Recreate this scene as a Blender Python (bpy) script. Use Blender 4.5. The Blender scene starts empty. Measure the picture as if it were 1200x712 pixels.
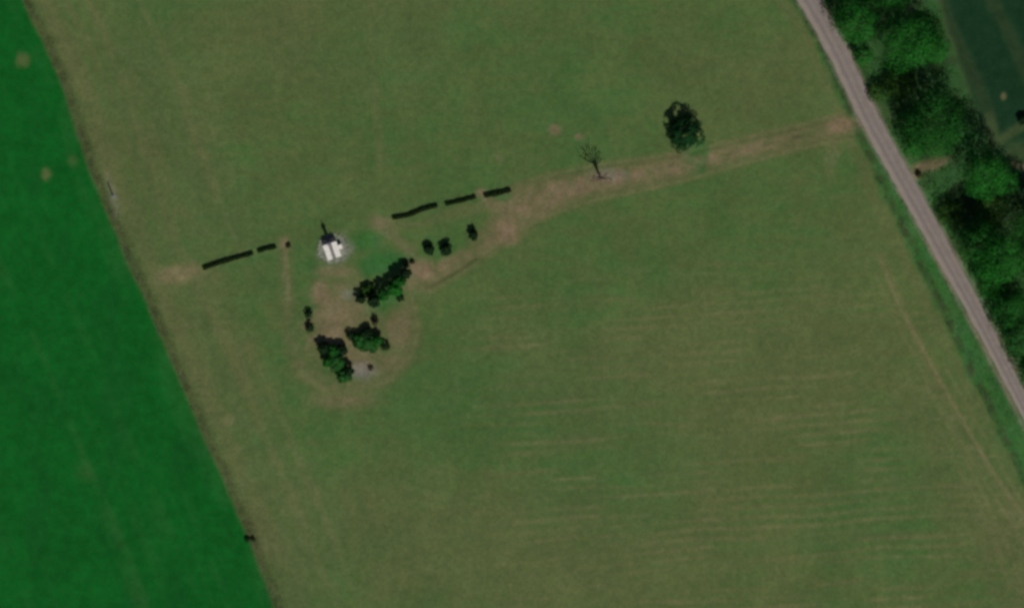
import bpy, math
import numpy as np
from math import radians

# ------------------------------------------------------------------ camera, world, sun, exposure
S = bpy.context.scene
PX = 0.25                                   # metres on the ground per photo pixel
def X(px): return (px - 600.0) * PX
def Y(py): return (356.0 - py) * PX

CAM_H = 1200.0
cam_d = bpy.data.cameras.new('camera')
cam_d.sensor_width = 36.0
cam_d.lens = 36.0 * CAM_H / (1200 * PX)
cam_d.clip_start = 10.0
cam_d.clip_end = 9000.0
cam = bpy.data.objects.new('camera', cam_d)
S.collection.objects.link(cam)
cam.location = (0, 0, CAM_H)
cam.rotation_euler = (0, 0, 0)
S.camera = cam

SUN_EL = 43.0
sd = np.array([0.36, -0.933])               # horizontal direction towards the sun
sd = sd / np.linalg.norm(sd)
SUN_AZ = math.degrees(math.atan2(sd[0], sd[1])) % 360
W = bpy.data.worlds.new('World'); S.world = W; W.use_nodes = True
wn = W.node_tree.nodes; wl = W.node_tree.links
sky = wn.new('ShaderNodeTexSky'); sky.sky_type = 'NISHITA'; sky.sun_disc = False
sky.sun_elevation = radians(SUN_EL); sky.sun_rotation = radians(SUN_AZ)
bg = [n for n in wn if n.type == 'BACKGROUND'][0]
bg.inputs['Strength'].default_value = 0.05
wl.new(sky.outputs['Color'], bg.inputs['Color'])

sl = bpy.data.lights.new('sun', 'SUN'); sl.energy = 4.9; sl.angle = radians(0.53); sl.color = (1.0, 0.95, 0.88)
so = bpy.data.objects.new('sun', sl); S.collection.objects.link(so)
so.location = (60, -160, 200)
el = radians(SUN_EL)
from mathutils import Vector
so.rotation_euler = Vector((sd[0]*math.cos(el), sd[1]*math.cos(el), math.sin(el))).to_track_quat('Z', 'Y').to_euler()

S.view_settings.view_transform = 'Standard'
S.view_settings.look = 'None'
S.view_settings.exposure = -0.33
S.view_settings.gamma = 1.0
S.render.engine = 'CYCLES'
S.cycles.use_denoising = True
S.cycles.max_bounces = 5
S.cycles.pixel_filter_type = 'BLACKMAN_HARRIS'
S.cycles.filter_width = 3.3                 # the soft optics of the aerial picture

# ------------------------------------------------------------------ helpers
def link(name, me, parent=None):
    o = bpy.data.objects.new(name, me)
    S.collection.objects.link(o)
    if parent is not None: o.parent = parent
    return o
def tag(o, label=None, cat=None, group=None, kind=None):
    if label: o['label'] = label
    if cat: o['category'] = cat
    if group: o['group'] = group
    if kind: o['kind'] = kind
    return o
def empty(name, loc, rz=0.0):
    o = bpy.data.objects.new(name, None); o.empty_display_size = 0.5
    S.collection.objects.link(o); o.location = loc; o.rotation_euler = (0, 0, rz)
    return o

def mesh_from(name, V, F, mat, smooth=False):
    """V (n,3) array, F (m,k) array of equal-length faces or list of lists"""
    me = bpy.data.meshes.new(name)
    if isinstance(F, np.ndarray):
        k = F.shape[1]
        me.vertices.add(len(V)); me.vertices.foreach_set('co', np.asarray(V, np.float32).ravel())
        me.loops.add(F.size); me.loops.foreach_set('vertex_index', F.ravel().astype(np.int32))
        me.polygons.add(len(F)); me.polygons.foreach_set('loop_start', (np.arange(len(F)) * k).astype(np.int32))
        me.polygons.foreach_set('loop_total', np.full(len(F), k, np.int32))
    else:
        me.from_pydata([tuple(v) for v in V], [], F)
    if smooth: me.polygons.foreach_set('use_smooth', np.ones(len(me.polygons), bool))
    me.materials.append(mat)
    me.update(calc_edges=True); me.validate()
    return me

class MB:
    """collects boxes, tubes and prisms into one mesh"""
    def __init__(s): s.V = []; s.F = []
    def add(s, vs, fs):
        b = len(s.V); s.V += [tuple(v) for v in vs]; s.F += [[i + b for i in f] for f in fs]
    def box(s, x0, x1, y0, y1, z0, z1):
        s.add([(x0,y0,z0),(x1,y0,z0),(x1,y1,z0),(x0,y1,z0),(x0,y0,z1),(x1,y0,z1),(x1,y1,z1),(x0,y1,z1)],
              [[0,3,2,1],[4,5,6,7],[0,1,5,4],[1,2,6,5],[2,3,7,6],[3,0,4,7]])
    def tube(s, pts, rad, n=8):
        pts = [np.array(p, float) for p in pts]; rings = []
        for i, p in enumerate(pts):
            d = pts[min(i+1, len(pts)-1)] - pts[max(i-1, 0)]; d /= (np.linalg.norm(d) + 1e-9)
            a = np.cross(d, [1, 0, 0] if abs(d[0]) < .8 else [0, 1, 0]); a /= np.linalg.norm(a); b = np.cross(d, a)
            rings.append([p + rad[i] * (math.cos(2*math.pi*k/n) * a + math.sin(2*math.pi*k/n) * b) for k in range(n)])
        vs = [v for r in rings for v in r]
        fs = [[i*n+k, i*n+(k+1) % n, (i+1)*n+(k+1) % n, (i+1)*n+k] for i in range(len(pts)-1) for k in range(n)]
        fs += [list(range(n))[::-1], [(len(pts)-1)*n + k for k in range(n)]]
        s.add(vs, fs)
    def prism(s, poly, z0, z1):
        n = len(poly)
        s.add([(x, y, z0) for x, y in poly] + [(x, y, z1) for x, y in poly],
              [list(range(n))[::-1], [n + k for k in range(n)]] + [[k, (k+1) % n, n+(k+1) % n, n+k] for k in range(n)])
    def build(s, name, mat, parent=None, bevel=0.0, smooth=False):
        o = link(name, mesh_from(name, s.V, s.F, mat, smooth), parent)
        if bevel:
            m = o.modifiers.new('bevel', 'BEVEL'); m.width = bevel; m.segments = 2; m.limit_method = 'ANGLE'
        return o

_tabs = {}
def vn(x, y, sc, seed):
    """smooth value noise 0..1 with cell size sc"""
    if seed not in _tabs: _tabs[seed] = np.random.default_rng(seed).random((256, 256))
    T = _tabs[seed]; u = x / sc + 57.3; v = y / sc + 91.7
    iu = np.floor(u).astype(int); iv = np.floor(v).astype(int); fu = u - iu; fv = v - iv
    fu = fu*fu*(3-2*fu); fv = fv*fv*(3-2*fv)
    a = T[iu % 256, iv % 256]; b = T[(iu+1) % 256, iv % 256]; c = T[iu % 256, (iv+1) % 256]; d = T[(iu+1) % 256, (iv+1) % 256]
    return (a*(1-fu)+b*fu)*(1-fv) + (c*(1-fu)+d*fu)*fv
def fbm(x, y, sc, seed, o=4):
    r = 0; a = 1; t = 0
    for k in range(o):
        r = r + a*vn(x, y, sc/2**k, seed+k*7); t += a; a *= .55
    return r/t
def sst(a, b, x):
    t = np.clip((x-a)/(b-a), 0, 1); return t*t*(3-2*t)
def pline(x, y, pts):
    """distance to polyline and interpolated third value (half width)"""
    best = np.full(x.shape, 1e9); val = np.zeros(x.shape)
    for (x0, y0, w0), (x1, y1, w1) in zip(pts[:-1], pts[1:]):
        dx, dy = x1-x0, y1-y0; t = np.clip(((x-x0)*dx+(y-y0)*dy)/(dx*dx+dy*dy), 0, 1)
        d = np.hypot(x-x0-t*dx, y-y0-t*dy); m = d < best
        best = np.where(m, d, best); val = np.where(m, w0+t*(w1-w0), val)
    return best, val
def xat(y, pts):
    """x of an almost vertical boundary at height y, extended straight beyond its ends"""
    P = np.array(pts, float)
    r = np.interp(y, P[:, 1], P[:, 0])
    s0 = (P[1, 0]-P[0, 0])/(P[1, 1]-P[0, 1]); s1 = (P[-1, 0]-P[-2, 0])/(P[-1, 1]-P[-2, 1])
    r = np.where(y < P[0, 1], P[0, 0]+(y-P[0, 1])*s0, r)
    return np.where(y > P[-1, 1], P[-1, 0]+(y-P[-1, 1])*s1, r)

# ------------------------------------------------------------------ materials
def newmat(name, rough=0.9, spec=0.2):
    m = bpy.data.materials.new(name); m.use_nodes = True
    nt = m.node_tree; b = nt.nodes['Principled BSDF']
    b.inputs['Roughness'].default_value = rough
    b.inputs['Specular IOR Level'].default_value = spec
    return m, nt, b
def nnoise(nt, scale, detail=4, rough=.55, vec=None, dist=0.0):
    n = nt.nodes.new('ShaderNodeTexNoise'); n.inputs['Scale'].default_value = scale
    n.inputs['Detail'].default_value = detail; n.inputs['Roughness'].default_value = rough; n.inputs['Distortion'].default_value = dist
    if vec is not None: nt.links.new(vec, n.inputs['Vector'])
    return n.outputs['Fac']
def nramp(nt, fac, a, b, c0=(0, 0, 0, 1), c1=(1, 1, 1, 1)):
    r = nt.nodes.new('ShaderNodeValToRGB'); e = r.color_ramp.elements
    e[0].position = a; e[1].position = b; e[0].color = c0; e[1].color = c1
    nt.links.new(fac, r.inputs['Fac']); return r.outputs['Color']
def nmix(nt, fac, a, b, mode='MIX'):
    m = nt.nodes.new('ShaderNodeMix'); m.data_type = 'RGBA'; m.blend_type = mode
    for sock, v in ((m.inputs['Factor'], fac), (m.inputs['A'], a), (m.inputs['B'], b)):
        if isinstance(v, (float, int)): sock.default_value = v
        elif isinstance(v, tuple): sock.default_value = (*v, 1.0)
        else: nt.links.new(v, sock)
    return m.outputs['Result']
def coord(nt, scale=(1, 1, 1), rz=0.0):
    tc = nt.nodes.new('ShaderNodeTexCoord'); mp = nt.nodes.new('ShaderNodeMapping')
    mp.inputs['Scale'].default_value = scale; mp.inputs['Rotation'].default_value = (0, 0, rz)
    nt.links.new(tc.outputs['Object'], mp.inputs['Vector']); return mp.outputs['Vector']
def bump(nt, b, h, strength, dist):
    n = nt.nodes.new('ShaderNodeBump'); n.inputs['Strength'].default_value = strength; n.inputs['Distance'].default_value = dist
    nt.links.new(h, n.inputs['Height']); nt.links.new(n.outputs['Normal'], b.inputs['Normal'])

def simple(name, c0, c1, scale=3.0, rough=.85, spec=.2, detail=5):
    m, nt, b = newmat(name, rough, spec)
    f = nramp(nt, nnoise(nt, scale, detail, .6, coord(nt)), .35, .68)
    nt.links.new(nmix(nt, f, c0, c1), b.inputs['Base Color']); return m

COVERS = {   # cover name: two albedo tones of that cover
    'dry':   ((.088, .106, .040), (.108, .114, .048)),
    'lush':  ((.028, .108, .022), (.036, .112, .035)),
    'straw': ((.128, .130, .055), (.158, .152, .072)),
    'bare':  ((.142, .106, .062), (.195, .148, .094)),
    'crop':  ((.0012, .076, .0085), (.0030, .092, .0120)),
    'tussock': ((.030, .046, .016), (.048, .056, .026)),
    'stony': ((.15, .135, .115), (.23, .21, .19)),
    'beet':  ((.0045, .027, .0105), (.008, .033, .014)),
}
gm, nt, gb = newmat('grassland', 0.95, 0.1)
v = coord(nt)
large = nramp(nt, nnoise(nt, .030, 5, .6, v, .6), .38, .64)
mid = nramp(nt, nnoise(nt, .22, 5, .65, v), .36, .66)
fine = nramp(nt, nnoise(nt, 1.05, 5, .78, v), .34, .66)
streak = nramp(nt, nnoise(nt, 1.0, 4, .6, coord(nt, (.035, .42, 1), radians(-7))), .38, .64)
mott = nramp(nt, nnoise(nt, .11, 6, .68, coord(nt, (1, .72, 1), radians(20)), 1.0), .38, .62)
spot = nramp(nt, nnoise(nt, .42, 5, .72, v, .4), .36, .64)
col = nmix(nt, large, (.050, .112, .030), (.074, .110, .035))
fm = nt.nodes.new('ShaderNodeMath'); fm.operation = 'MULTIPLY'; fm.inputs[1].default_value = .55; nt.links.new(mott, fm.inputs[0])
col = nmix(nt, fm.outputs[0], col, (.088, .112, .040))
f2 = nt.nodes.new('ShaderNodeMath'); f2.operation = 'MULTIPLY'; f2.inputs[1].default_value = .50; nt.links.new(mid, f2.inputs[0])
col = nmix(nt, f2.outputs[0], col, (.052, .118, .034))
f3 = nt.nodes.new('ShaderNodeMath'); f3.operation = 'MULTIPLY'; f3.inputs[1].default_value = .35; nt.links.new(streak, f3.inputs[0])
col = nmix(nt, f3.outputs[0], col, (.086, .099, .034))
for k, (c0, c1) in COVERS.items():
    at = nt.nodes.new('ShaderNodeAttribute'); at.attribute_name = k
    # break up the border of each cover
    a1 = nt.nodes.new('ShaderNodeMath'); a1.operation = 'MULTIPLY_ADD'
    sub = nt.nodes.new('ShaderNodeMath'); sub.operation = 'SUBTRACT'; sub.inputs[1].default_value = .5
    nt.links.new(fine, sub.inputs[0])
    prod = nt.nodes.new('ShaderNodeMath'); prod.operation = 'MULTIPLY'; nt.links.new(sub.outputs[0], prod.inputs[0]); nt.links.new(at.outputs['Fac'], prod.inputs[1])
    nt.links.new(prod.outputs[0], a1.inputs[0]); a1.inputs[1].default_value = .22; nt.links.new(at.outputs['Fac'], a1.inputs[2]); a1.use_clamp = True
    col = nmix(nt, a1.outputs[0], col, nmix(nt, mid, c0, c1))
grain = nramp(nt, fine, 0, 1, (.84, .87, .86, 1), (1.18, 1.15, 1.14, 1))
col = nmix(nt, 1.0, col, grain, 'MULTIPLY')
col = nmix(nt, 1.0, col, nramp(nt, spot, 0, 1, (.87, .91, .88, 1), (1.16, 1.12, 1.12, 1)), 'MULTIPLY')
wide = nramp(nt, nnoise(nt, .05, 5, .65, v, .8), .35, .65)
col = nmix(nt, 1.0, col, nramp(nt, wide, 0, 1, (.93, .94, .93, 1), (1.13, 1.12, 1.13, 1)), 'MULTIPLY')
nt.links.new(col, gb.inputs['Base Color'])
bump(nt, gb, nnoise(nt, 1.1, 6, .7, v), .35, .12)

rm, nt, rb = newmat('asphalt', .85, .3)
v = coord(nt)
c = nmix(nt, nramp(nt, nnoise(nt, .5, 5, .65, v), .3, .7), (.185, .155, .138), (.235, .200, .178))
wa = nt.nodes.new('ShaderNodeAttribute'); wa.attribute_name = 'wheel'
c = nmix(nt, wa.outputs['Fac'], c, (.130, .105, .108))
ea = nt.nodes.new('ShaderNodeAttribute'); ea.attribute_name = 'edge'
c = nmix(nt, ea.outputs['Fac'], c, (.27, .235, .175))
c = nmix(nt, 1.0, c, nramp(nt, nnoise(nt, 6, 3, .7, v), .2, .8, (.85, .85, .85, 1), (1.12, 1.12, 1.12, 1)), 'MULTIPLY')
nt.links.new(c, rb.inputs['Base Color'])

def leafmat(name, c0, c1, c2, trans=.25):
    m, nt, b = newmat(name, .75, .06)
    oi = nt.nodes.new('ShaderNodeObjectInfo')
    v = coord(nt)
    c = nmix(nt, nramp(nt, nnoise(nt, .20, 4, .6, v), .38, .62), c0, c1)
    c = nmix(nt, nramp(nt, nnoise(nt, 1.7, 3, .6, v), .50, .75), c, c2)
    g = nt.nodes.new('ShaderNodeNewGeometry')
    c = nmix(nt, 1.0, c, nramp(nt, g.outputs['Random Per Island'], 0, 1, (.8, .8, .8, 1), (1.15, 1.15, 1.15, 1)), 'MULTIPLY')
    nt.links.new(c, b.inputs['Base Color'])
    t = nt.nodes.new('ShaderNodeBsdfTranslucent'); nt.links.new(c, t.inputs['Color'])
    mx = nt.nodes.new('ShaderNodeMixShader'); mx.inputs[0].default_value = trans
    nt.links.new(b.outputs[0], mx.inputs[1]); nt.links.new(t.outputs[0], mx.inputs[2])
    nt.links.new(mx.outputs[0], nt.nodes['Material Output'].inputs['Surface'])
    return m
LEAF = {
    'bright': leafmat('leaves_fresh', (.014, .130, .013), (.009, .080, .008), (.036, .185, .032), .10),
    'deep':   leafmat('leaves_deep', (.013, .098, .012), (.009, .066, .008), (.026, .135, .022), .12),
    'mid':    leafmat('leaves_soft_green', (.022, .115, .020), (.016, .082, .014), (.050, .150, .038), .15),
    'shade':  leafmat('leaves_blackish', (.006, .042, .011), (.005, .030, .008), (.012, .060, .016), .08),
    'olive':  leafmat('leaves_olive', (.032, .090, .014), (.016, .066, .008), (.050, .108, .024), .10),
    'pine':   leafmat('leaves_dark', (.010, .030, .010), (.008, .022, .008), (.016, .044, .014), .1),
    'brown':  leafmat('leaves_brown', (.035, .030, .014), (.022, .030, .010), (.050, .034, .022), .1),
    'hedge':  leafmat('leaves_hedge', (.014, .032, .008), (.020, .026, .009), (.028, .046, .012), .1),
    'grass':  leafmat('grass_blades', (.028, .095, .026), (.020, .070, .020), (.060, .110, .040), .2),
    'straw':  leafmat('dry_blades', (.055, .070, .026), (.035, .048, .018), (.080, .080, .036), .2),
}
BARK = simple('bark', (.045, .034, .028), (.085, .060, .045), 2.5)
DEAD = simple('dead_bark', (.075, .052, .040), (.12, .085, .062), 3.0)

# ------------------------------------------------------------------ the ground, as cover maps over one fine grid
CROP_EDGE = [(25,0),(50,50),(72,100),(84,140),(104,200),(129,260),(152,315),(171,356),(191,400),(237,510),(286,619),(321,712)]
ROAD_C = [(948,0),(977,50),(1010,120),(1022,145),(1075,240),(1087,262),(1141,360),(1152,381),(1203,480),(1213,500)]
TRACK = [(1008,142,13),(988,148,11),(950,157,8),(900,169,9),(850,182,10),(800,195,11),(750,205,13),(700,213,15),(650,226,17),(615,240,20),(592,266,16),(572,283,9),(548,303,5),(505,332,4)]
LOOP = [(333,286,3),(335,320,3),(339,370,3),(344,410,4),(356,437,5),(382,452,5),(420,454,5),(452,443,5),(474,420,5),(484,390,4),(480,360,3)]

def covers(px, py):
    n1 = fbm(px, py, 60, 1); n2 = fbm(px, py, 22, 40); n3 = fbm(px, py, 9, 80, 3)
    jig = (n2-.5)*16 + (n3-.5)*6
    C = {k: np.zeros(px.shape) for k in COVERS}
    def up(k, v): C[k] = np.maximum(C[k], np.clip(v, 0, 1))
    def blob(k, cx, cy, rx, ry, s, ang=0, rag=.5):
        a = radians(ang); u = ((px-cx)*math.cos(a)+(py-cy)*math.sin(a))/rx; w = (-(px-cx)*math.sin(a)+(py-cy)*math.cos(a))/ry
        d = np.hypot(u, w) + (n2-.5)*1.3*rag + (n3-.5)*.8*rag
        up(k, s*(1-sst(.35, 1.15, d)))
    def line(k, pts, s, soft=4, rag=1.0, brk=0.0):
        d, w = pline(px, py, [(p[0], p[1], p[2]) for p in pts])
        m = 1-sst(-soft*.5, soft, d-w+jig*.35*rag)
        if brk: m = m*sst(.5-brk, .5+brk*.4, n3)
        up(k, s*m)
    # wide tone changes of the meadow
    big = fbm(px, py, 230, 300, 3)
    blob('dry', 560, 640, 420, 110, .55, 4); blob('dry', 330, 620, 80, 150, .8, -22)
    blob('dry', 880, 420, 330, 75, .42, -3); blob('dry', 1130, 560, 60, 220, .60, -28); blob('dry', 1195, 660, 45, 110, .9, -15, .8)
    blob('dry', 330, 60, 240, 80, .32); blob('dry', 200, 150, 75, 200, .62, -26); blob('dry', 900, 95, 130, 70, .35)
    blob('dry', 260, 430, 55, 170, .70, -25); blob('dry', 1060, 240, 40, 130, .45, -28)
    up('dry', .55*sst(.48, .72, big)); up('lush', .28*sst(.55, .80, 1-big+(n1-.5)*.4))
    blob('lush', 560, 470, 190, 70, .30); blob('lush', 730, 560, 120, 90, .22); blob('lush', 1030, 560, 90, 90, .22); blob('lush', 480, 60, 150, 70, .18)
    # mowing lines
    sx = px*math.cos(.06)-py*math.sin(.06); sy = px*math.sin(.06)+py*math.cos(.06)
    wob = (vn(px, py, 70, 505)-.5)*7
    row = (.5+.5*np.sin((sy+wob)*2*math.pi/11.5))**2*sst(.30, .70, vn(sx, sy*4, 60, 506))*(.35+.65*vn(sx, sy*2, 13, 507))
    rightfield = sst(260, 420, py)*sst(520, 600, px)*(1-sst(1075, 1130, px-.52*(py-400)))
    up('dry', (.55*vn(sx, sy*7, 75, 500)**1.5+.85*row)*rightfield); up('straw', .46*row*rightfield*sst(.33, .60, n1))
    s2 = vn(px*.5+py*.12, py*1.0, 9.0, 510)
    up('dry', .9*sst(.45, .8, s2)*sst(0, 40, px-(1120+(py-560)*.5))*sst(560, 630, py))
    up('straw', .85*sst(.50, .80, s2)*sst(0, 40, px-(1135+(py-560)*.5))*sst(580, 660, py))
    dm = px-xat(py, CROP_EDGE)                                    # distance to the crop edge
    ll = vn(dm*1.0, py*.05, 9, 520); up('dry', .75*sst(.5, .85, ll)*sst(18, 30, dm)*(1-sst(75, 120, dm))); l3 = vn(dm+(n1-.5)*6, py*.03, 13, 521); up('straw', .22*sst(.55, .85, l3)*sst(25, 40, dm)*(1-sst(120, 190, dm))); up('lush', .25*sst(.55, .85, 1-l3)*sst(25, 40, dm)*(1-sst(120, 190, dm)))
    # tramlines
    line('dry', [(1032,300,3),(1060,370,4),(1095,440,5),(1140,530,6),(1205,610,7)], .9, 6, .5)
    line('straw', [(1032,305,.6),(1050,350,.8),(1074,395,1),(1120,478,1.2),(1165,555,1.2),(1230,645,1.2)], .72, 2.5, .15)
    line('straw', [(1026,320,.4),(1062,400,.8),(1106,482,1),(1150,558,1),(1210,650,1)], .42, 3, .3)
    line('straw', [(1100,500,.8),(1130,560,1),(1165,625,1.5),(1185,700,2)], .30, 4, .6)
    line('straw', [(1108,430,.6),(1150,505,.8),(1192,578,1),(1260,695,1)], .40, 3, .3)
    line('straw', [(1085,450,.6),(1122,520,.8),(1150,575,1),(1185,650,1.2),(1200,690,1.2)], .45, 3, .3)
    line('bare', [(1065,380,.4),(1110,462,.6),(1155,540,.8),(1200,612,.8)], .30, 2, .3, .3)
    line('dry', [(436,-20,4),(436,60,4),(441,130,3),(447,200,2)], .55, 7, .6)
    line('dry', [(118,20,2),(145,110,2),(175,195,1)], .7, 3, .3)
    line('dry', [(700,400,2),(770,560,2),(800,720,2)], .30, 6, .5)
    # crop margin
    margin = sst(-4, 4, dm+jig*.15)*(1-sst(13, 24, dm+jig*.4))
    up('dry', .5*margin); up('tussock', .90*margin*(1-sst(8, 16, dm+jig*.45))*(.45+.45*sst(.38, .62, n3)))
    up('dry', .8*sst(12, 20, dm+jig*.2)*(1-sst(30, 55, dm+jig)))
    # dirt track to the road, with its lawn-coloured rims
    line('dry', [(a, b, w+7) for a, b, w in TRACK], .95, 4, .5)
    line('straw', [(a, b+w+6, .6) for a, b, w in TRACK if a > 600]+[(560, 301, .6), (500, 338, .5)], .42, 2.5, .15)
    line('straw', [(a, b-w-5, .5) for a, b, w in TRACK if a > 640], .30, 2.5, .2)
    d, w = pline(px, py, TRACK)
    bare = (1-sst(-9, 5, d-w+jig*.9)); up('bare', bare*(.12+.50*sst(.38, .64, n2)+.34*sst(.4, .62, n3)))
    up('tussock', .45*(1-sst(0, 3, d+jig*.3))*sst(.42, .55, n3)*sst(830, 860, px)*(1-sst(950, 965, px)))
    line('tussock', [(a, b-w-1, .5) for a, b, w in TRACK if a > 640], .38, 3, .5, .5)
    line('lush', [(a, b-1, 1) for a, b, w in TRACK if a > 700], .30, 4, 1.0, .5)
    line('tussock', [(500,338,1),(530,322,1.3),(558,304,1)], .6, 3, .3)
    blob('bare', 985, 147, 22, 12, .95, -10); blob('bare', 975, 185, 10, 30, .25, 10); blob('bare', 594, 272, 16, 18, .95, 25); blob('stony', 715, 205, 26, 10, .38); blob('bare', 632, 238, 40, 20, .55, -15)
    blob('bare', 802, 190, 28, 12, .4)
    # bits of path round the grove
    line('bare', LOOP, .22, 3, .6, .25); line('dry', [(a, b, w+6) for a, b, w in LOOP], .7, 6, .8)
    line('straw', [(333,282,4),(334,292,2),(337,330,1),(339,350,.5)], .5, 4, .4); line('bare', [(333,282,4),(334,292,2),(337,330,.8),(339,350,.3)], .45, 4, .4)
    blob('straw', 208, 321, 38, 15, .85, -8, .4); blob('bare', 208, 321, 30, 11, .35, -8, .4); blob('bare', 227, 313, 10, 12, .45); blob('dry', 215, 325, 52, 22, .95, -8)
    blob('bare', 332, 287, 6, 8, .75)
    line('bare', [(440,259,8),(455,268,6),(470,284,4),(482,296,5)], .36, 6, 1.2); blob('bare', 446, 261, 14, 9, .6)
    blob('bare', 563, 226, 10, 7, .75); line('bare', [(562,226,3),(575,238,5),(600,250,8)], .5, 6, .8)
    line('dry', [(470,262,6),(520,252,6),(560,244,6),(600,236,8)], .8, 5, .8)
    blob('bare', 376, 345, 18, 22, .85); blob('bare', 388, 385, 26, 32, .75, 10); blob('dry', 400, 330, 46, 28, .9); blob('dry', 405, 390, 62, 55, .95)
    blob('bare', 390, 368, 40, 46, .66, 10, .8); blob('bare', 418, 415, 44, 26, .60, 0, .8); line('straw', [(352,438,2),(378,455,2),(420,458,2),(455,446,2),(480,420,2),(490,390,1.5),(486,360,1)], .40, 4, .5)
    blob('bare', 392, 318, 34, 8, .5); blob('bare', 425, 368, 24, 16, .25)
    blob('bare', 497, 318, 22, 18, .95, 0); blob('bare', 487, 328, 30, 22, .50, -30); blob('bare', 520, 310, 28, 9, .55, -30)
    blob('bare', 468, 388, 18, 32, .62); blob('bare', 425, 425, 32, 16, .6, 10); blob('bare', 452, 425, 26, 12, .5, -30)
    blob('stony', 424, 434, 20, 14, .80); blob('stony', 410, 345, 14, 9, .45)
    blob('dry', 405, 470, 60, 16, .9); blob('straw', 405, 462, 50, 7, .35); blob('bare', 405, 469, 36, 8, .35)
    blob('bare', 650, 152, 9, 8, .7); blob('bare', 679, 160, 6, 5, .6); blob('bare', 585, 185, 9, 5, .35, 40); blob('straw', 268, 492, 10, 10, .6)
    blob('lush', 447, 306, 42, 20, 1.0, -15); blob('lush', 428, 282, 22, 16, .85); blob('stony', 390, 293, 24, 23, .5, 0, .8); blob('lush', 362, 312, 16, 18, .6); blob('lush', 375, 262, 40, 12, .25)
    blob('lush', 515, 290, 38, 16, .55, -15); blob('lush', 345, 380, 8, 40, .35); blob('lush', 818, 184, 20, 26, .9, 20); blob('lush', 498, 252, 36, 7, .4, -16); blob('lush', 590, 232, 16, 5, .6, -12)
    blob('lush', 290, 306, 45, 6, .4, -17); blob('lush', 450, 352, 32, 16, .75, -30); blob('lush', 428, 405, 22, 16, .6); blob('lush', 392, 425, 18, 20, .6, 40); blob('dry', 405, 362, 26, 14, .6)
    # the strip round the beans field east of the belt, then road verge
    dr = px-xat(py, ROAD_C)                                       # east of the road centre > 0
    wv = np.interp(py, [0, 130, 230, 400, 560], [20, 22, 34, 44, 48])
    verge = sst(-6, 6, dr+wv+jig*.7)*(1-sst(-12, -9, dr))
    vn2 = sst(.3, .6, n3)
    for k in C: C[k] = C[k]*(1-verge*(0 if k == 'bare' else .8))
    up('lush', verge*(.70+.40*n2)); up('tussock', verge*.75*(1-sst(2, 8, np.abs(dr+wv-5+jig*.3)))*vn2)
    up('dry', .5*(1-verge)*sst(-wv-26, -wv-12, dr+jig*.8)*(1-sst(-wv-3, -wv+2, dr)))
    east = sst(8, 13, dr+jig*.1)
    for k in C: C[k] = C[k]*(1-east)
    belt = east*(1-sst(-6, 8, px-np.interp(py, [-100, 0, 90, 160, 260, 420, 712], [1050, 1098, 1130, 1152, 1215, 1290, 1450])+jig*.6))
    up('lush', belt*.80); up('tussock', belt*.55*sst(.42, .65, n2)); up('beet', belt*.35*sst(18, 40, dr))
    beet = east-belt; beet = np.clip(beet, 0, 1); up('beet', beet)
    def east_line(k, pts, s, soft=6):
        d, w = pline(px, py, pts); m = 1-sst(-soft*.5, soft, d-w+jig*.3); up(k, s*m*beet)
    for pts in ([(1082,-60,4),(1108,20,5),(1135,75,5),(1158,130,5)], [(1125,-80,5),(1163,0,5),(1183,40,5),(1205,90,5),(1240,160,5)]): east_line('tussock', pts, .85, 9); east_line('dry', pts, .36, 9); east_line('bare', pts, .10, 8)
    east_line('dry', [(1158,135,5),(1168,168,6),(1190,152,4),(1240,128,4)], .65)
    C['tussock'] = C['tussock']*(1-.0*beet)
    def eblob(cx, cy, rx, ry, s, ang): 
        a = radians(ang); u = ((px-cx)*math.cos(a)+(py-cy)*math.sin(a))/rx; w = (-(px-cx)*math.sin(a)+(py-cy)*math.cos(a))/ry
        return s*(1-sst(.3, 1.1, np.hypot(u, w)+(n2-.5)*.5))
    up('bare', eblob(1200, 196, 22, 5, .75, 15)*east); up('bare', eblob(1176, 113, 5, 6, .7, 0)*east)
    up('bare', eblob(1090, 193, 34, 10, 1.0, -18)*east); up('bare', eblob(1073, 203, 12, 10, .8, 0)*east); up('stony', eblob(1172, 418, 8, 14, .8, -30)*east)
    up('dry', eblob(1190, 180, 24, 24, .5, 0)*east)
    C['beet'] = C['beet']*(1-np.clip(C['bare']+C['dry']*.6, 0, 1)*east)
    shoulder = (1-sst(1, 4, np.abs(np.abs(dr)-13.5+jig*.15))); up('bare', .60*shoulder*sst(.3, .6, n2)); up('stony', .35*shoulder)
    # the crop in the west
    crop = 1-sst(-3.5, 3.5, dm+jig*.22)
    for k in C: C[k] = C[k]*(1-crop)
    def cb(cx, cy, r, q): return q*(1-sst(.2, 1.2, np.hypot(px-cx, (py-cy)*.9)/r+(n3-.5)*.6))
    sp = cb(26, 71, 11, .62)+cb(55, 204, 9, .66)+cb(85, 188, 8, .30)+cb(98, 552, 14, .12)
    warp = (n1-.5)*14; q1 = .55*vn(dm+warp, py*.03, 34, 530)+.45*vn(dm+warp*.5, py*.04, 12, 531)
    st = .24*sst(.5, .8, q1)*sst(.3, .6, n1)+.16*(1-sst(1, 12, np.abs(dm+150+(n1-.5)*16)))*sst(.35, .7, n1)+.10*(1-sst(0, 3, np.abs((dm % 46)-23)))*sst(.3, .6, n2)
    C['straw'] = C['straw']+crop*sp; C['lush'] = np.maximum(C['lush'], crop*(st > .01)*(1-sp))
    C['crop'] = crop*np.clip(1-sp-st, 0, 1)
    up('beet', crop*.20*sst(.5, .8, fbm(px*2.2, py*.7, 60, 540, 3)))
    line('stony', [(126,205,2),(133,232,4),(138,250,3)], .22, 5, .6); blob('stony', 133, 232, 7, 6, .35)
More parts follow.
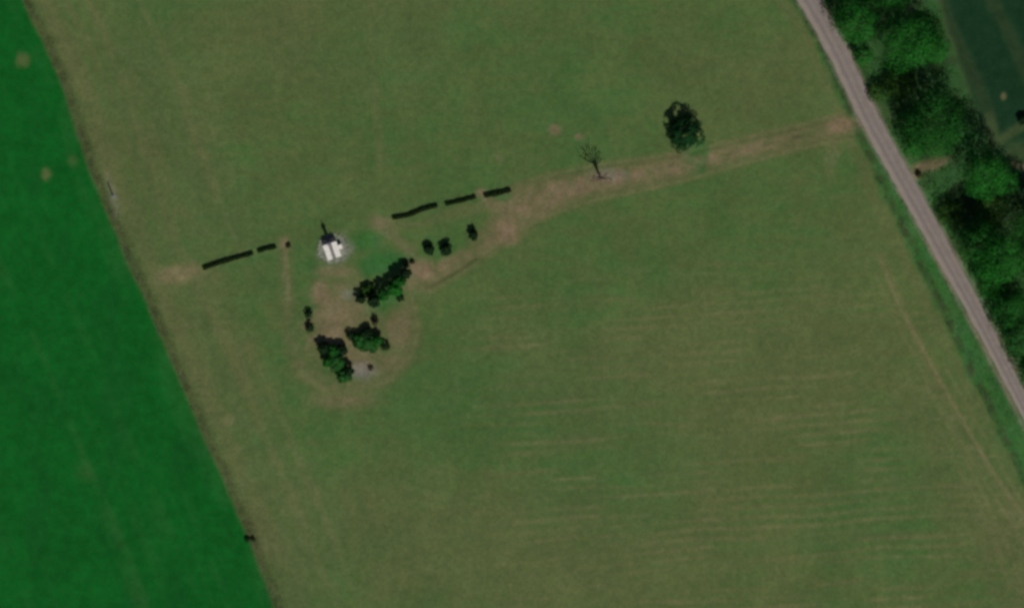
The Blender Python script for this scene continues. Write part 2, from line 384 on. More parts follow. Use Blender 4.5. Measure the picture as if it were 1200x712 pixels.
    C['bare'] = np.where(C['bare'] > .02, C['bare']+ (n3-.5)*.15, C['bare'])
    for k in C: C[k] = np.clip(C[k], 0, 1)
    return C, dm, dr

def axis(lo, hi, step, far):
    a = np.arange(lo, hi+step*.5, step); out = []; s = step; x = hi
    while x < far: s *= 1.35; x += s; out.append(x)
    out2 = []; s = step; x = lo
    while x > -far: s *= 1.35; x -= s; out2.append(x)
    return np.array(out2[::-1] + list(a) + out)
gx = axis(-185, 185, .5, 3000); gy = axis(-122, 122, .5, 3000)
GX, GY = np.meshgrid(gx, gy)
PXg = GX/PX+600; PYg = 356-GY/PX
C, DM, DR = covers(PXg, PYg)
Z = (fbm(PXg, PYg, 160, 900, 3)-.5)*.30*np.exp(-(np.hypot(GX, GY)/260)**4)
d_, w_ = pline(PXg, PYg, TRACK); on_track = (d_ < w_+6)
ditch = -0.35*np.exp(-((DR+np.interp(PYg, [0, 230, 560], [17, 26, 38]))/4.5)**2)*(1-np.clip(1-np.abs(PYg-145)/25, 0, 1))
Z = Z+ditch-0.10*np.exp(-(DR/16)**4)
H_grid = Z
def ground_z(x, y):
    i = np.clip(np.searchsorted(gx, x)-1, 0, len(gx)-2); j = np.clip(np.searchsorted(gy, y)-1, 0, len(gy)-2)
    u = (x-gx[i])/(gx[i+1]-gx[i]); v = (y-gy[j])/(gy[j+1]-gy[j])
    return (Z[j, i]*(1-u)+Z[j, i+1]*u)*(1-v)+(Z[j+1, i]*(1-u)+Z[j+1, i+1]*u)*v
nx, ny = len(gx), len(gy)
idx = np.arange(nx*ny).reshape(ny, nx)
Q = np.stack([idx[:-1, :-1], idx[:-1, 1:], idx[1:, 1:], idx[1:, :-1]], -1)
kind = np.zeros((ny-1, nx-1), int)
kind[(C['crop'][:-1, :-1] > .5)] = 1
kind[(on_track[:-1, :-1]) & (DR[:-1, :-1] < 0) & (PXg[:-1, :-1] > 500)] = 2
kind[(C['beet'][:-1, :-1] > .5)] = 3
P3 = np.stack([GX, GY, Z], -1).reshape(-1, 3)
for kk, nm in ((0, 'ground'), (1, 'crop_field'), (2, 'dirt_track'), (3, 'dark_crop_field')):
    q = Q[kind == kk]
    used, inv = np.unique(q.ravel(), return_inverse=True)
    me = mesh_from(nm, P3[used], inv.reshape(-1, 4), gm, smooth=True)
    for k in COVERS:
        a = me.attributes.new(k, 'FLOAT', 'POINT'); a.data.foreach_set('value', C[k].ravel()[used].astype(np.float32))
    tag(link(nm, me), kind='structure')

# ------------------------------------------------------------------ the road: a ribbon with a slight crown
ys = np.arange(-500, 1200, 2.0); xs = xat(ys, ROAD_C)
k = np.ones(21)/21; xs = np.convolve(np.pad(xs, 10, 'edge'), k, 'valid')
xs[:11] = xs[11]+(np.arange(-11, 0))*(xs[12]-xs[11]); xs[-11:] = xs[-12]+np.arange(1, 12)*(xs[-12]-xs[-13])
cx, cy = X(xs), Y(ys); tx, ty = np.gradient(cx), np.gradient(cy); L = np.hypot(tx, ty); nxv, nyv = -ty/L, tx/L
us = np.linspace(-1, 1, 25); Vr = []; wheel = []; edge = []
for i in range(len(ys)):
    py_ = ys[i]
    hw = np.interp(py_, [0, 260, 400, 500], [12.2, 11.4, 9.2, 8.6])*PX
    for u in us:
        ed = 1+ (.30*(vn(np.array([py_]), np.array([u*50]), 9, 700)[0]-.5) if abs(u) == 1 else 0)
        x_ = cx[i]+nxv[i]*u*hw*ed; y_ = cy[i]+nyv[i]*u*hw*ed
        Vr.append((x_, y_, 0))
        e = (u*hw/PX)   # +u = east side (normal points east)
        wheel.append(.75*math.exp(-((u-(-.28))/.10)**2)+.35*math.exp(-((u-.35)/.16)**2))
        edge.append(.55*math.exp(-((u+.72)/.12)**2)+.20*math.exp(-((abs(u)-1)/.10)**2))
Vr = np.array(Vr); Vr[:, 2] = ground_z(Vr[:, 0], Vr[:, 1])*0+.04
u_all = np.tile(us, len(ys)); Vr[:, 2] += .05*(1-u_all**2)
Vr[:, 2] = np.where(np.abs(u_all) > .99, -.25, Vr[:, 2])
n = len(us); I = np.arange(len(ys)*n).reshape(-1, n)
Fq = np.stack([I[:-1, :-1], I[:-1, 1:], I[1:, 1:], I[1:, :-1]], -1).reshape(-1, 4)
me = mesh_from('road', Vr, Fq, rm, True)
ns = np.sign(nxv[0])
for nm, arr in (('wheel', wheel), ('edge', edge)):
    a = me.attributes.new(nm, 'FLOAT', 'POINT'); a.data.foreach_set('value', np.array(arr, np.float32))
tag(link('road', me), kind='structure')
print('road normal east sign', ns)

# ------------------------------------------------------------------ leaves
def leaves(c, nrm, size, rng, aspect=.75):
    """leaf-clump quads at c facing nrm"""
    n = len(c); nrm = nrm/np.linalg.norm(nrm, axis=1, keepdims=True)
    r = rng.normal(size=(n, 3)); a = np.cross(nrm, r); a /= np.linalg.norm(a, axis=1, keepdims=True)+1e-9; b = np.cross(nrm, a)
    s = size[:, None] if np.ndim(size) else np.full((n, 1), size)
    a = a*s*.5; b = b*s*.5*aspect
    fold = nrm*s*.12
    V = np.stack([c-a-fold, c-b*1.0+fold, c+a-fold, c+b*1.0+fold], 1).reshape(-1, 3)
    return V, np.arange(4*n).reshape(-1, 4)

def crown_points(R, H, rng, n, leaf, zc=.60, rz=.40, lobes=None, sparse=0.0, clump=.30):
    nl = lobes or max(8, int(12+R*3.0))
    # lobe centres: golden spiral over the upper dome plus inner ones
    i = np.arange(nl)+.5; ph = i*2.39996+rng.random()*6; cz = 1-1.55*i/nl
    rr = np.sqrt(np.clip(1-cz**2, 0, 1)); k = .62+.22*rng.random(nl)
    L = np.stack([np.cos(ph)*rr*k, np.sin(ph)*rr*k, cz*k], -1)
    L += rng.normal(size=L.shape)*.07
    lr = clump*(.75+.6*rng.random(nl))
    w = lr**2; w /= w.sum(); pick = rng.choice(nl, n, p=w)
    d = rng.normal(size=(n, 3)); d /= np.linalg.norm(d, axis=1, keepdims=True)
    d[:, 2] = np.where(d[:, 2] < -.35, -d[:, 2], d[:, 2])
    rad = lr[pick]*(.72+.36*rng.random(n)**.7)
    p = L[pick]+d*rad[:, None]
    if sparse:
        keep = vn(p[:, 0]*10+rng.random()*90, p[:, 1]*10+p[:, 2]*6, 2.4, 61) > sparse
        p, d = p[keep], d[keep]
    P = p*np.array([R, R, H*rz]); P[:, 2] += H*zc
    P[:, 2] = np.maximum(P[:, 2], .15)
    out = p/(np.linalg.norm(p, axis=1, keepdims=True)+.05)
    nr = d*.75+out*.70+rng.normal(size=d.shape)*.20
    return P, nr

def skeleton(R, H, rng, thick, limbs=6, crown_base=.3):
    mb = MB()
    top = np.array([rng.normal()*.03*R, rng.normal()*.03*R, H*.72])
    mb.tube([(0, 0, -.25), (0.02*R, 0, H*.12), (0, .02*R, H*.35), tuple(top)], [thick*1.35, thick, thick*.75, thick*.25], 8)
    for k in range(limbs):
        a = k*2.4+rng.random(); z0 = H*(crown_base*.8+.28*rng.random()); r1 = R*(.55+.3*rng.random())
        z1 = H*(.5+.35*rng.random())
        mb.tube([(0, 0, z0), (math.cos(a)*r1*.45, math.sin(a)*r1*.45, z0+(z1-z0)*.55), (math.cos(a)*r1, math.sin(a)*r1, z1)], [thick*.5, thick*.3, thick*.1], 5)
    return mb

TS = [100]
def tree(name, px, py, rpx, H, leaf, label, cat='tree', group=None, n=None, size=None, squash=1.0, rot=0.0, sparse=0.0, shape=None, zc=.56, rz=.44, clump=.30, bark=BARK):
    belt = group == GB
    TS[0] += 1; rng = np.random.default_rng(TS[0])
    x, y = X(px), Y(py); R = rpx*PX
    root = empty(name, (x, y, float(ground_z(x, y))), rot)
    size = size or (.30+.018*R)
    n = n or int(62*R*R*(.40/size)**2 * (1+.35*H/R) + 400)
    n = min(n, 30000)
    if belt: H *= 1.28
    P, nr = crown_points(R, H, rng, n, size, zc, rz, None, sparse, clump)
    P[:, 0] *= squash
    V, F = leaves(P, nr, size*(.7+.6*rng.random(len(P))), rng)
    link('crown', mesh_from('crown', V, F, LEAF[leaf]), root)
    sk = skeleton(R*.9, H, rng, max(.05, H*.022), 7 if R > 3 else 5)
    sk.V = [(v[0]*squash, v[1], v[2]) for v in sk.V]
    sk.build('trunk', bark, root, smooth=True)
    tag(root, label, cat, group)
    return root

def bush(name, px, py, rpx, H, leaf, label, group=None, squash=1.0, rot=0.0, cat='bush', n=None, size=.30):
    TS[0] += 1; rng = np.random.default_rng(TS[0])
    x, y = X(px), Y(py); R = rpx*PX
    root = empty(name, (x, y, float(ground_z(x, y))), rot)
    n = n or int(150*R*R+60*R*H+80)
    P, nr = crown_points(R, H, rng, n, size, .46, .50, 8, 0, .42)
    P[:, 0] *= squash
    V, F = leaves(P, nr, size*(.7+.6*rng.random(len(P))), rng)
    link('foliage', mesh_from('foliage', V, F, LEAF[leaf]), root)
    mb = MB()
    for k in range(6):
        a = k*1.05+rng.random()*.5
        mb.tube([(math.cos(a)*.05, math.sin(a)*.05, -.15), (math.cos(a)*R*.35*squash, math.sin(a)*R*.35, H*.42), (math.cos(a)*R*.6*squash, math.sin(a)*R*.6, H*.75)], [.045, .03, .012], 5)
    mb.build('stem', BARK, root)
    tag(root, label, cat, group)
    return root

# ---- belt of big trees along the east side of the road
GB = 'broadleaf trees along the east side of the road'
tree('broadleaf_tree', 1000, 24, 31, 8.0, 'bright', 'fresh green tree touching the top end of the road, first crown of the belt', group=GB)
tree('broadleaf_tree', 1041, -8, 27, 9.0, 'bright', 'mid green tree cut by the top picture edge, behind the first roadside tree', group=GB)
tree('broadleaf_tree', 1062, 50, 37, 13.5, 'bright', 'very large round tree with pale eastern side near the top of the belt', group=GB, rot=.7)
tree('broadleaf_tree', 1092, 58, 19, 8.0, 'bright', 'pale green tree on the east flank of the very large upper tree', group=GB)
tree('broadleaf_tree', 1011, 66, 12, 4.5, 'bright', 'small leafy tree at the road edge, west of the very large upper tree', group=GB)
tree('broadleaf_tree', 1052, 99, 21, 3.2, 'olive', 'low olive green tree in the dip between the two largest trees', group=GB)
tree('broadleaf_tree', 1027, 108, 12, 2.6, 'olive', 'low yellowish shrubby tree at the road edge, above the largest dark crown', group=GB)
tree('broadleaf_tree', 1091, 147, 41, 14.0, 'deep', 'broadest deep green tree just north of the dirt opening in the belt', group=GB)
tree('broadleaf_tree', 1073, 165, 20, 7.0, 'bright', 'bright green tree leaning over the north edge of the dirt opening', group=GB)
tree('broadleaf_tree', 1150, 205, 31, 16.0, 'bright', 'tall tree with bright tufts just south of the dirt opening', group=GB)
tree('broadleaf_tree', 1176, 214, 16, 8.0, 'bright', 'ragged light green tree at the eastern rim of the belt beside the brown streak', group=GB, sparse=.25)
tree('broadleaf_tree', 1112, 250, 17, 2.8, 'olive', 'low olive tree at the road edge south of the tall tufted tree', group=GB)
tree('broadleaf_tree', 1160, 246, 22, 6.0, 'olive', 'olive tree in the middle of the belt, above the big bright crown', group=GB)
tree('broadleaf_tree', 1145, 286, 29, 11.0, 'deep', 'dark green tree overhanging the road edge, west of the big bright crown', group=GB)
tree('broadleaf_tree', 1166, 300, 34, 13.5, 'bright', 'big bright green tree beside the middle of the road', group=GB)
tree('broadleaf_tree', 1206, 262, 26, 13.0, 'deep', 'very dark tree on the right picture edge, east of the big bright crown', group=GB)
tree('broadleaf_tree', 1160, 335, 18, 7.0, 'bright', 'small bright green tree at the road edge below the big bright crown', group=GB)
tree('broadleaf_tree', 1181, 361, 26, 10.0, 'deep', 'deep green tree casting shade onto the narrowing lower road', group=GB)
tree('broadleaf_tree', 1191, 394, 25, 9.5, 'mid', 'bright green tree beside the pale gravel patch on the lower road', group=GB)
tree('broadleaf_tree', 1212, 432, 26, 9.0, 'deep', 'lowest deep green tree of the belt, cut by the right picture edge', group=GB)
tree('broadleaf_tree', 1232, 330, 34, 12.0, 'deep', 'tree barely showing at the right picture edge, east of the narrowing lower road', group=GB)
tree('broadleaf_tree', 1199, 141, 7, 1.8, 'pine', 'small dark tree in the dark field at the right picture edge', group=GB)
bush('roadside_bush', 1076, 205, 3.6, 1.3, 'brown', 'tiny reddish brown bush in the mouth of the dirt opening east of the road')

# ---- single trees on the track
tree('broadleaf_tree', 802, 157, 21.5, 5.4, 'shade', 'lone leafy tree on the meadow beside the dirt track', group=None, rot=.3, squash=1.1, sparse=.27, zc=.56, rz=.40, n=9000, size=.36, clump=.26)

rng = np.random.default_rng(5)
droot = empty('bare_tree', (X(704), Y(210), float(ground_z(X(704), Y(210)))))
mb = MB(); mb.tube([(0, 0, -.3), (.05, .1, 1.2), (-.05, .15, 2.8), (0, .1, 4.2), (.05, .05, 5.0)], [.52, .38, .36, .62, .40], 10)
mb.build('trunk', DEAD, droot, smooth=True)
dirs = [(-3.0, -.6, 4.6), (-2.1, .8, 5.6), (-1.1, -.5, 6.2), (-.2, .8, 6.6), (.9, -.4, 6.4), (1.8, .6, 6.3), (2.7, -.2, 5.2), (1.2, 1.6, 4.8), (-1.4, 1.7, 4.4), (-2.5, 0.5, 1.9), (2.3, .2, 2.0)]
for i, (a, b, c_) in enumerate(dirs):
    m = MB(); s = np.array([0, .1, 4.2]); e = s+np.array([a*1.15, b*1.0, c_*.78])
    mid_ = s+np.array([a*.65, b*.6, c_*.40])+rng.normal(size=3)*.1
    m.tube([s, mid_, e], [.13, .085, .035], 6)
    for q in range(4):
        t = .4+.14*q; p = mid_+(e-mid_)*t*.9 if q else mid_
        dd = np.array([rng.normal()*.6+a*.1, rng.normal()*.6, .8+.6*rng.random()])
        m.tube([p, p+dd*.6, p+dd*1.3], [.08, .055, .025], 5)
    m.build('branch', DEAD, droot)
tag(droot, 'bare leafless tree with upswept branches standing on the dirt track', 'tree')

# ---- small dark conifers in the meadow
GS = 'three dark young trees in the meadow north east of the grove'
def young(px, py, rpx, H, label, squash=1.0, rot=0.0, leaf='pine', group=GS):
    tree('young_tree', px, py, rpx, H, leaf, label, group=group, squash=squash, rot=rot, size=.38, n=1300, zc=.50, rz=.48, clump=.36)
young(503, 292, 6.2, 2.3, 'leftmost of the three dark young trees in a row')
young(523, 292, 6.8, 2.4, 'middle one of the three dark young trees in a row')
young(555, 275.5, 6.4, 2.7, 'rightmost and oval one of the three dark young trees', .8, .25)

# ---- grove trees
GG = 'small trees of the grove below the chapel'
def gt(px, py, rpx, H, leaf, label, **k):
    tree('grove_tree', px, py, rpx, H, leaf, label, group=GG, size=.34, n=int(520+34*rpx*rpx), zc=.56, rz=.44, **k)
gt(476, 321, 6.5, 4.2, 'pine', 'northernmost tree of the diagonal row in the grove')
gt(469, 330, 7.5, 4.8, 'deep', 'deep green tree right above the brightest one in the diagonal row')
gt(463, 338, 9, 4.6, 'bright', 'brightest tree in the middle of the diagonal row')
gt(450, 345, 7.2, 5.0, 'deep', 'deep green tree left of the brightest one in the diagonal row')
gt(438, 353, 7.2, 4.4, 'pine', 'dark tree near the lower end of the diagonal row')
gt(423, 350, 5.6, 3.0, 'pine', 'lone dark tree at the lower left end of the diagonal row')
gt(430, 340, 8.0, 1.8, 'olive', 'low grey green tree tucked above the diagonal row')
gt(424, 401, 10.5, 2.5, 'mid', 'left bright crown of the middle clump in the grove')
gt(435, 402, 11, 2.6, 'mid', 'right bright crown of the middle clump in the grove')
gt(443, 398, 6.0, 3.4, 'deep', 'small deep green tree on the right rim of the middle clump')
gt(430, 391, 7.5, 2.6, 'pine', 'dark tree on the upper rim of the middle clump')
gt(379, 408, 7.0, 3.2, 'pine', 'upper left tree of the lower left clump')
gt(391, 411, 7.5, 3.0, 'deep', 'upper middle deep green tree of the lower left clump')
gt(401, 410, 6.6, 3.0, 'pine', 'upper right dark tree of the lower left clump')
gt(394, 424, 10.5, 2.8, 'mid', 'bright green tree in the centre of the lower left clump')
gt(403, 440, 8.5, 2.8, 'mid', 'southernmost bright green tree of the lower left clump')
gt(384, 424, 6.0, 3.2, 'deep', 'small dark tree on the left rim of the lower left clump')
gt(409, 435, 6.0, 3.4, 'pine', 'small dark tree beside the stony patch, right of the lower left clump')
GU = 'small bushes scattered round the grove'
bush('grove_bush', 362, 368, 5.4, 1.7, 'pine', 'upper of the two dark bushes on the left side of the grove', GU)
bush('grove_bush', 364, 384, 5.8, 1.7, 'pine', 'lower of the two dark bushes on the left side of the grove', GU)
bush('grove_bush', 440, 376, 4.6, 1.8, 'brown', 'small brownish bush alone between the diagonal row and the middle clump', GU)
bush('grove_bush', 452, 406, 5.2, 2.2, 'pine', 'dark bush just right of the middle clump', GU)
bush('grove_bush', 411, 393, 5.2, 2.0, 'pine', 'dark bush just left of the middle clump', GU)
bush('grove_bush', 418, 396, 4.2, 1.7, 'deep', 'green bush between the dark bush and the middle clump', GU)
bush('grove_bush', 469, 349, 4.6, 1.8, 'pine', 'small dark bush below the brightest tree of the diagonal row', GU)
bush('grove_bush', 476, 308, 3.4, 1.4, 'brown', 'small dark bush above the diagonal row, left one of two', GU)
bush('grove_bush', 483, 307, 2.8, 1.1, 'brown', 'tiny brown bush above the diagonal row, right one of two', GU)
bush('grove_bush', 434, 431, 3.6, .9, 'brown', 'low grey brown scrub on the stony patch', GU, size=.22)
bush('grove_bush', 338, 288, 3.2, .8, 'brown', 'low brown bush right of the path gap at the end of the left hedge', GU)
bush('margin_bush', 290, 631, 3.2, 1.0, 'pine', 'left one of two small dark bushes on the border of the bright crop', 'bushes on the crop border')
bush('margin_bush', 297, 631, 2.6, .9, 'pine', 'right one of two small dark bushes on the border of the bright crop', 'bushes on the crop border')

# ---- clipped hedges
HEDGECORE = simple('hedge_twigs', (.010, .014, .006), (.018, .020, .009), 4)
def hedge(pts, label, wid=.56, H=.85):
    TS[0] += 1; rng = np.random.default_rng(TS[0])
    P = np.array([(X(a), Y(b)) for a, b in pts]); seg = np.hypot(*np.diff(P, axis=0).T); Lc = np.r_[0, np.cumsum(seg)]; L = Lc[-1]
    c0 = P[0]; root = empty('hedge', (c0[0], c0[1], float(ground_z(c0[0], c0[1]))))
    n = int(L*420); t = rng.random(n)*L
    x = np.interp(t, Lc, P[:, 0])-c0[0]; y = np.interp(t, Lc, P[:, 1])-c0[1]
    d = np.array([np.interp(t+.1, Lc, P[:, 0])-np.interp(t-.1, Lc, P[:, 0]), np.interp(t+.1, Lc, P[:, 1])-np.interp(t-.1, Lc, P[:, 1])]); d /= np.hypot(*d)+1e-9
    face = rng.random(n); lump = .65+.7*vn(t, t*0, 1.1, TS[0])
    w = wid*lump*np.interp(t, [0, .9, L-.9, L], [.35, 1, 1, .35]); h = H*(.9+.2*vn(t, t*0+9, 1.0, TS[0]+3))
    off = np.where(face < .45, (rng.random(n)-.5)*w, np.where(face < .72, -w/2, w/2)); z = np.where(face < .45, h, rng.random(n)*h)
    off = off+rng.normal(size=n)*.11; z = np.maximum(z+rng.normal(size=n)*.05, .04)
    C_ = np.stack([x-d[1]*off, y+d[0]*off, z], -1)
    N_ = np.where((face < .45)[:, None], np.array([0, 0, 1.0]), np.stack([-d[1]*np.sign(off), d[0]*np.sign(off), np.full(n, .15)], -1))+rng.normal(size=(n, 3))*.5
    V, F = leaves(C_, N_, .15+.10*rng.random(n), rng)
    link('foliage', mesh_from('foliage', V, F, LEAF['hedge']), root)
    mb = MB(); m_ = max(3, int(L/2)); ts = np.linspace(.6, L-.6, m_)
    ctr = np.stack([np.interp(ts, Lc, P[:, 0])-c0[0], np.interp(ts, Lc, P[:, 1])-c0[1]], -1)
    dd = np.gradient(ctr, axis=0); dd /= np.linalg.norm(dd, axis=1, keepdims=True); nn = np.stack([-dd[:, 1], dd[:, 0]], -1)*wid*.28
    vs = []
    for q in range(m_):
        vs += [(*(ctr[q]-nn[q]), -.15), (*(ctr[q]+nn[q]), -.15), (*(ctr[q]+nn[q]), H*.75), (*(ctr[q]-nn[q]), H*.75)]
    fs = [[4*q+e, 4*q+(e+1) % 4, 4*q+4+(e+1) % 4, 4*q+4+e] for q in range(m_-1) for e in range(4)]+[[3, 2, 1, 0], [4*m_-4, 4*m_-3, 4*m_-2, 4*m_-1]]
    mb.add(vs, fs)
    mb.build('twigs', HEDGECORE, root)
    tag(root, label, 'hedge', 'clipped dark hedges along the field path')
hedge([(238, 315), (255, 309), (275, 303), (297, 297)], 'longest clipped dark hedge, starting at the pale dirt patch by the crop field')
hedge([(302, 295), (313, 291.5), (324, 289.5)], 'short clipped hedge just left of the narrow path gap and the chapel')
hedge([(460, 256), (478, 253), (495, 246), (513, 241)], 'bent clipped hedge, first one right of the chapel')
hedge([(522, 240), (540, 236), (558, 231)], 'middle one of the three clipped hedges right of the chapel')
hedge([(567, 230), (583, 227), (599, 223)], 'clipped hedge farthest from the chapel, next to the bare dirt', .8)

# ------------------------------------------------------------------ grass stuff: undergrowth, verge, crop margin
def stuff(name, px, py, hmax, size, leaf, label, rng):
    x, y = X(px), Y(py); z = ground_z(x, y)
    n = len(x); h = hmax*rng.random(n)**1.5+.04
    nr = rng.normal(size=(n, 3)); nr[:, 2] = np.abs(nr[:, 2])*1.0+.5
    V, F = leaves(np.stack([x, y, z+h], -1), nr, size*(.6+.8*rng.random(n)), rng, .6)
    o = link(name, mesh_from(name, V, F, LEAF[leaf])); tag(o, label, 'undergrowth' if 'under' in name else 'grass', kind='stuff')
rng = np.random.default_rng(77)
def scatter(n, x0, x1, y0, y1, fn):
    px = rng.uniform(x0, x1, n); py = rng.uniform(y0, y1, n); k = fn(px, py) > rng.random(n); return px[k], py[k]
def f_under(px, py):
    C_, dm, dr = covers(px, py)
    return (dr > 15)*(np.clip(C_['lush']-C_['bare']*2, 0, 1) > .4)*(C_['beet'] < .5)*sst(.40, .60, fbm(px, py, 16, 333))
a, b = scatter(52000, 960, 1260, -40, 540, f_under)
stuff('undergrowth', a, b, 1.3, .42, 'mid', 'dense green undergrowth between the trees along the road', rng)
def f_verge(px, py):
    dr = px-xat(py, ROAD_C); wv = np.interp(py, [0, 130, 230, 400, 560], [20, 22, 34, 44, 48])
    return (dr < -13.5)*(dr > -wv)*(.18+.82*sst(.45, .62, fbm(px, py, 10, 345)))*(np.hypot((px-1003)/16, (py-145)/14) > 1)
a, b = scatter(70000, 880, 1240, -40, 560, f_verge)
stuff('verge_grass', a, b, .80, .28, 'grass', 'tall lush grass on the verge west of the road', rng)
def f_marg(px, py):
    dm = px-xat(py, CROP_EDGE)
    return (dm > -3)*(dm < 20)*.75*(.25+.75*sst(.45, .66, fbm(px, py, 8, 355)))*np.exp(-((dm-7)/8)**2)
a, b = scatter(110000, 0, 360, -40, 760, f_marg)
stuff('margin_grass', a, b, .50, .26, 'straw', 'rough dry grass on the border of the bright crop field', rng)

# ------------------------------------------------------------------ small post with pale base at the crop border
PALE = simple('pale_concrete', (.11, .13, .11), (.17, .19, .165), 2.0)
POST = simple('grey_post', (.06, .065, .05), (.11, .11, .09), 4.0)
pr = empty('marker_post', (X(132.5), Y(230), float(ground_z(X(132.5), Y(230)))), radians(20))
m = MB(); m.prism([(-.75, -.5), (.6, -.62), (.8, .45), (-.5, .6)], -.2, .12); m.build('base', PALE, pr, .03)
m = MB(); m.tube([(0, .2, .1), (0, .2, 2.0), (0, .2, 3.7)], [.22, .19, .15], 12); m.tube([(0, .2, 3.7), (0, .2, 3.85)], [.22, .20], 12); m.build('post', POST, pr, smooth=False)
tag(pr, 'slim grey post on a pale slab at the border of the bright crop field', 'post')

# ------------------------------------------------------------------ the little chapel
WHITE = simple('white_roof', (.62, .60, .55), (.78, .75, .69), 1.2, .6)
PLAS = simple('plaster', (.45, .43, .39), (.55, .53, .48), 1.5)
SLATE = simple('slate', (.085, .075, .095), (.13, .115, .14), 3.0, .7)
PAVE = simple('paving', (.085, .115, .065), (.27, .27, .235), .55)
GLASS, _nt, _b = newmat('dark_glass', .15, .5); _b.inputs['Base Color'].default_value = (.02, .022, .025, 1)
WOOD = simple('door_wood', (.05, .03, .018), (.08, .05, .03), 6)
METAL = simple('dark_metal', (.05, .05, .05), (.09, .09, .09), 6, .5)
STONE = simple('stone_block', (.22, .21, .19), (.34, .33, .30), 3)
A = radians(19)
cxp, cyp = 389.5, 294.0
zc0 = float(ground_z(X(cxp), Y(cyp)))
ch = empty('chapel', (X(cxp), Y(cyp), zc0), A)     # local +Y runs up-left along the nave
m = MB(); m.box(-1.9, 1.9, -2.1, 2.1, -.3, 2.02)
# gables
for yy in (-2.1, 1.98):
    m.add([(-1.9, yy, 2.02), (1.9, yy, 2.02), (0, yy, 2.70), (-1.9, yy+.12, 2.02), (1.9, yy+.12, 2.02), (0, yy+.12, 2.70)], [[0, 1, 2], [5, 4, 3], [0, 3, 4, 1], [1, 4, 5, 2], [2, 5, 3, 0]])
m.build('wall', PLAS, ch)
for s in (-1, 1):
    x0, x1 = s*.50, s*2.08; z0, z1 = 2.68, 2.10
    m = MB()
    vs = [(x0, -2.3, z0), (x1, -2.3, z1), (x1, 2.3, z1), (x0, 2.3, z0), (x0, -2.3, z0+.10), (x1, -2.3, z1+.10), (x1, 2.3, z1+.10), (x0, 2.3, z0+.10)]
    f = [[0, 3, 2, 1], [4, 5, 6, 7], [0, 1, 5, 4], [1, 2, 6, 5], [2, 3, 7, 6], [3, 0, 4, 7]]
    if s < 0: f = [q[::-1] for q in f]
    m.add(vs, f)
    for yy in np.arange(-2.1, 2.2, .6): pass
    m.build('roof_slope', WHITE, ch)
m = MB()
m.add([(-.50, -2.25, 2.62), (.50, -2.25, 2.62), (.50, 2.25, 2.62), (-.50, 2.25, 2.62), (-.16, -2.25, 2.88), (.16, -2.25, 2.88), (.16, 2.25, 2.88), (-.16, 2.25, 2.88)],
      [[0, 3, 2, 1], [4, 5, 6, 7], [0, 1, 5, 4], [1, 2, 6, 5], [2, 3, 7, 6], [3, 0, 4, 7]])
m.build('ridge', simple('ridge_metal', (.17, .15, .14), (.24, .22, .21), 2), ch)
for yy in (-1.1, .7):
    for s in (-1, 1):
        m = MB(); m.box(min(s*1.89, s*1.93), max(s*1.89, s*1.93), yy-.3, yy+.3, .75, 1.65); w_o = m.build('window', GLASS, ch)
        m = MB(); m.box(min(s*1.9, s*2.0), max(s*1.9, s*2.0), yy-.38, yy+.38, .67, .74); m.build('sill', STONE, w_o)
m = MB(); m.box(-.55, .55, -2.16, -2.09, 0, 1.95); dr_o = m.build('door', WOOD, ch)
m = MB(); m.tube([(.38, -2.2, .95), (.38, -2.2, 1.15)], [.025, .025], 6); m.build('handle', METAL, dr_o)
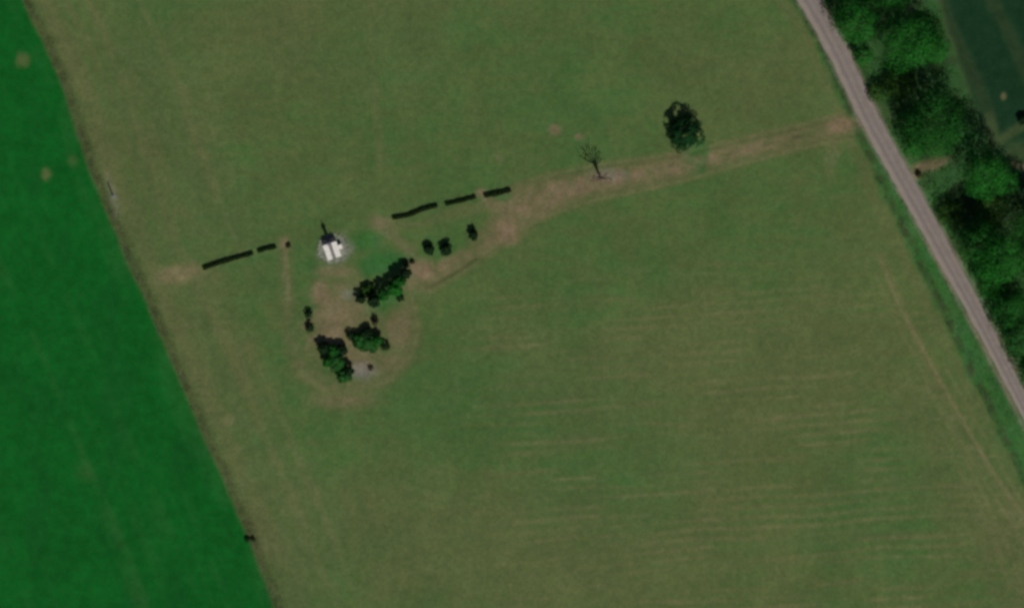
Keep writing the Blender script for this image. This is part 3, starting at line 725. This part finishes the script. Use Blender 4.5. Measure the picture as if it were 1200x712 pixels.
# added low vestry in shadow tone, and bell turret at the north end
m = MB(); m.box(-1.6, 1.6, 2.1, 3.35, -.3, 1.55); m.build('added_vestry_wall', PLAS, ch)
m = MB()
m.add([(-1.75, 2.31, 1.56), (1.75, 2.31, 1.56), (1.75, 3.55, 1.56), (-1.75, 3.55, 1.56), (-1.75, 2.31, 2.42), (1.75, 2.31, 2.42), (1.75, 3.55, 1.64), (-1.75, 3.55, 1.64)],
      [[3, 2, 1, 0], [4, 5, 6, 7], [0, 1, 5, 4], [1, 2, 6, 5], [2, 3, 7, 6], [3, 0, 4, 7]])
m.build('shadow_toned_roof', SLATE, ch)  # purple-grey roof colour stands in for the nave's shadow on the paving
m = MB(); m.box(-.45, .45, 1.95, 2.85, 2.1, 4.9); t_o = m.build('turret', simple('turret_boards', (.05, .045, .05), (.09, .08, .085), 4), ch)
m = MB()
m.add([(-.6, 1.8, 4.9), (.6, 1.8, 4.9), (.6, 3.0, 4.9), (-.6, 3.0, 4.9), (0, 2.4, 6.1)], [[3, 2, 1, 0], [0, 1, 4], [1, 2, 4], [2, 3, 4], [3, 0, 4]])
m.build('spire', SLATE, t_o)
m = MB(); m.box(-.05, .05, 2.35, 2.45, 6.0, 6.8); m.box(-.25, .25, 2.352, 2.448, 6.4, 6.48); m.build('cross', METAL, t_o)
# small side porch with a pale roof
m = MB(); m.box(1.95, 3.05, -.1, .9, -.2, 1.5); m.build('porch_wall', PLAS, ch)
m = MB(); m.box(2.12, 3.15, -.2, 1.0, 1.503, 1.60); m.build('porch_roof', WHITE, ch)
tag(ch, 'small white-roofed chapel with small added shadow-toned lean-to and slender turret on a round grey paving', 'building')
# octagonal paving round it, laid on the grass
_r = np.random.default_rng(3); oc = [((4.15+.45*_r.random())*math.cos(k*math.pi/12), .35+(4.15+.45*_r.random())*math.sin(k*math.pi/12)) for k in range(24)]
m = MB(); m.prism(oc, -.2, .06)
pv = m.build('chapel_paving', PAVE, None, .02); pv.location = (X(390), Y(292.5), zc0); pv.rotation_euler = (0, 0, A)
tag(pv, kind='structure')
# kerb blocks standing round the paving
j = 0
for k in range(22):
    if k in (15, 16, 17): continue
    a = 2*math.pi*k/22; 
    m = MB(); m.box(-.17, .17, -.13, .13, -.15, .34)
    o = m.build('stone_block', STONE if k % 2 else SLATE, None, .03)
    wx = X(390)+4.4*math.cos(a); wy = Y(291)+4.4*math.sin(a)
    o.location = (wx, wy, zc0); o.rotation_euler = (0, 0, a)
    tag(o, 'low square stone block on the rim of the chapel paving', 'stone block', 'stone blocks ringing the chapel paving')
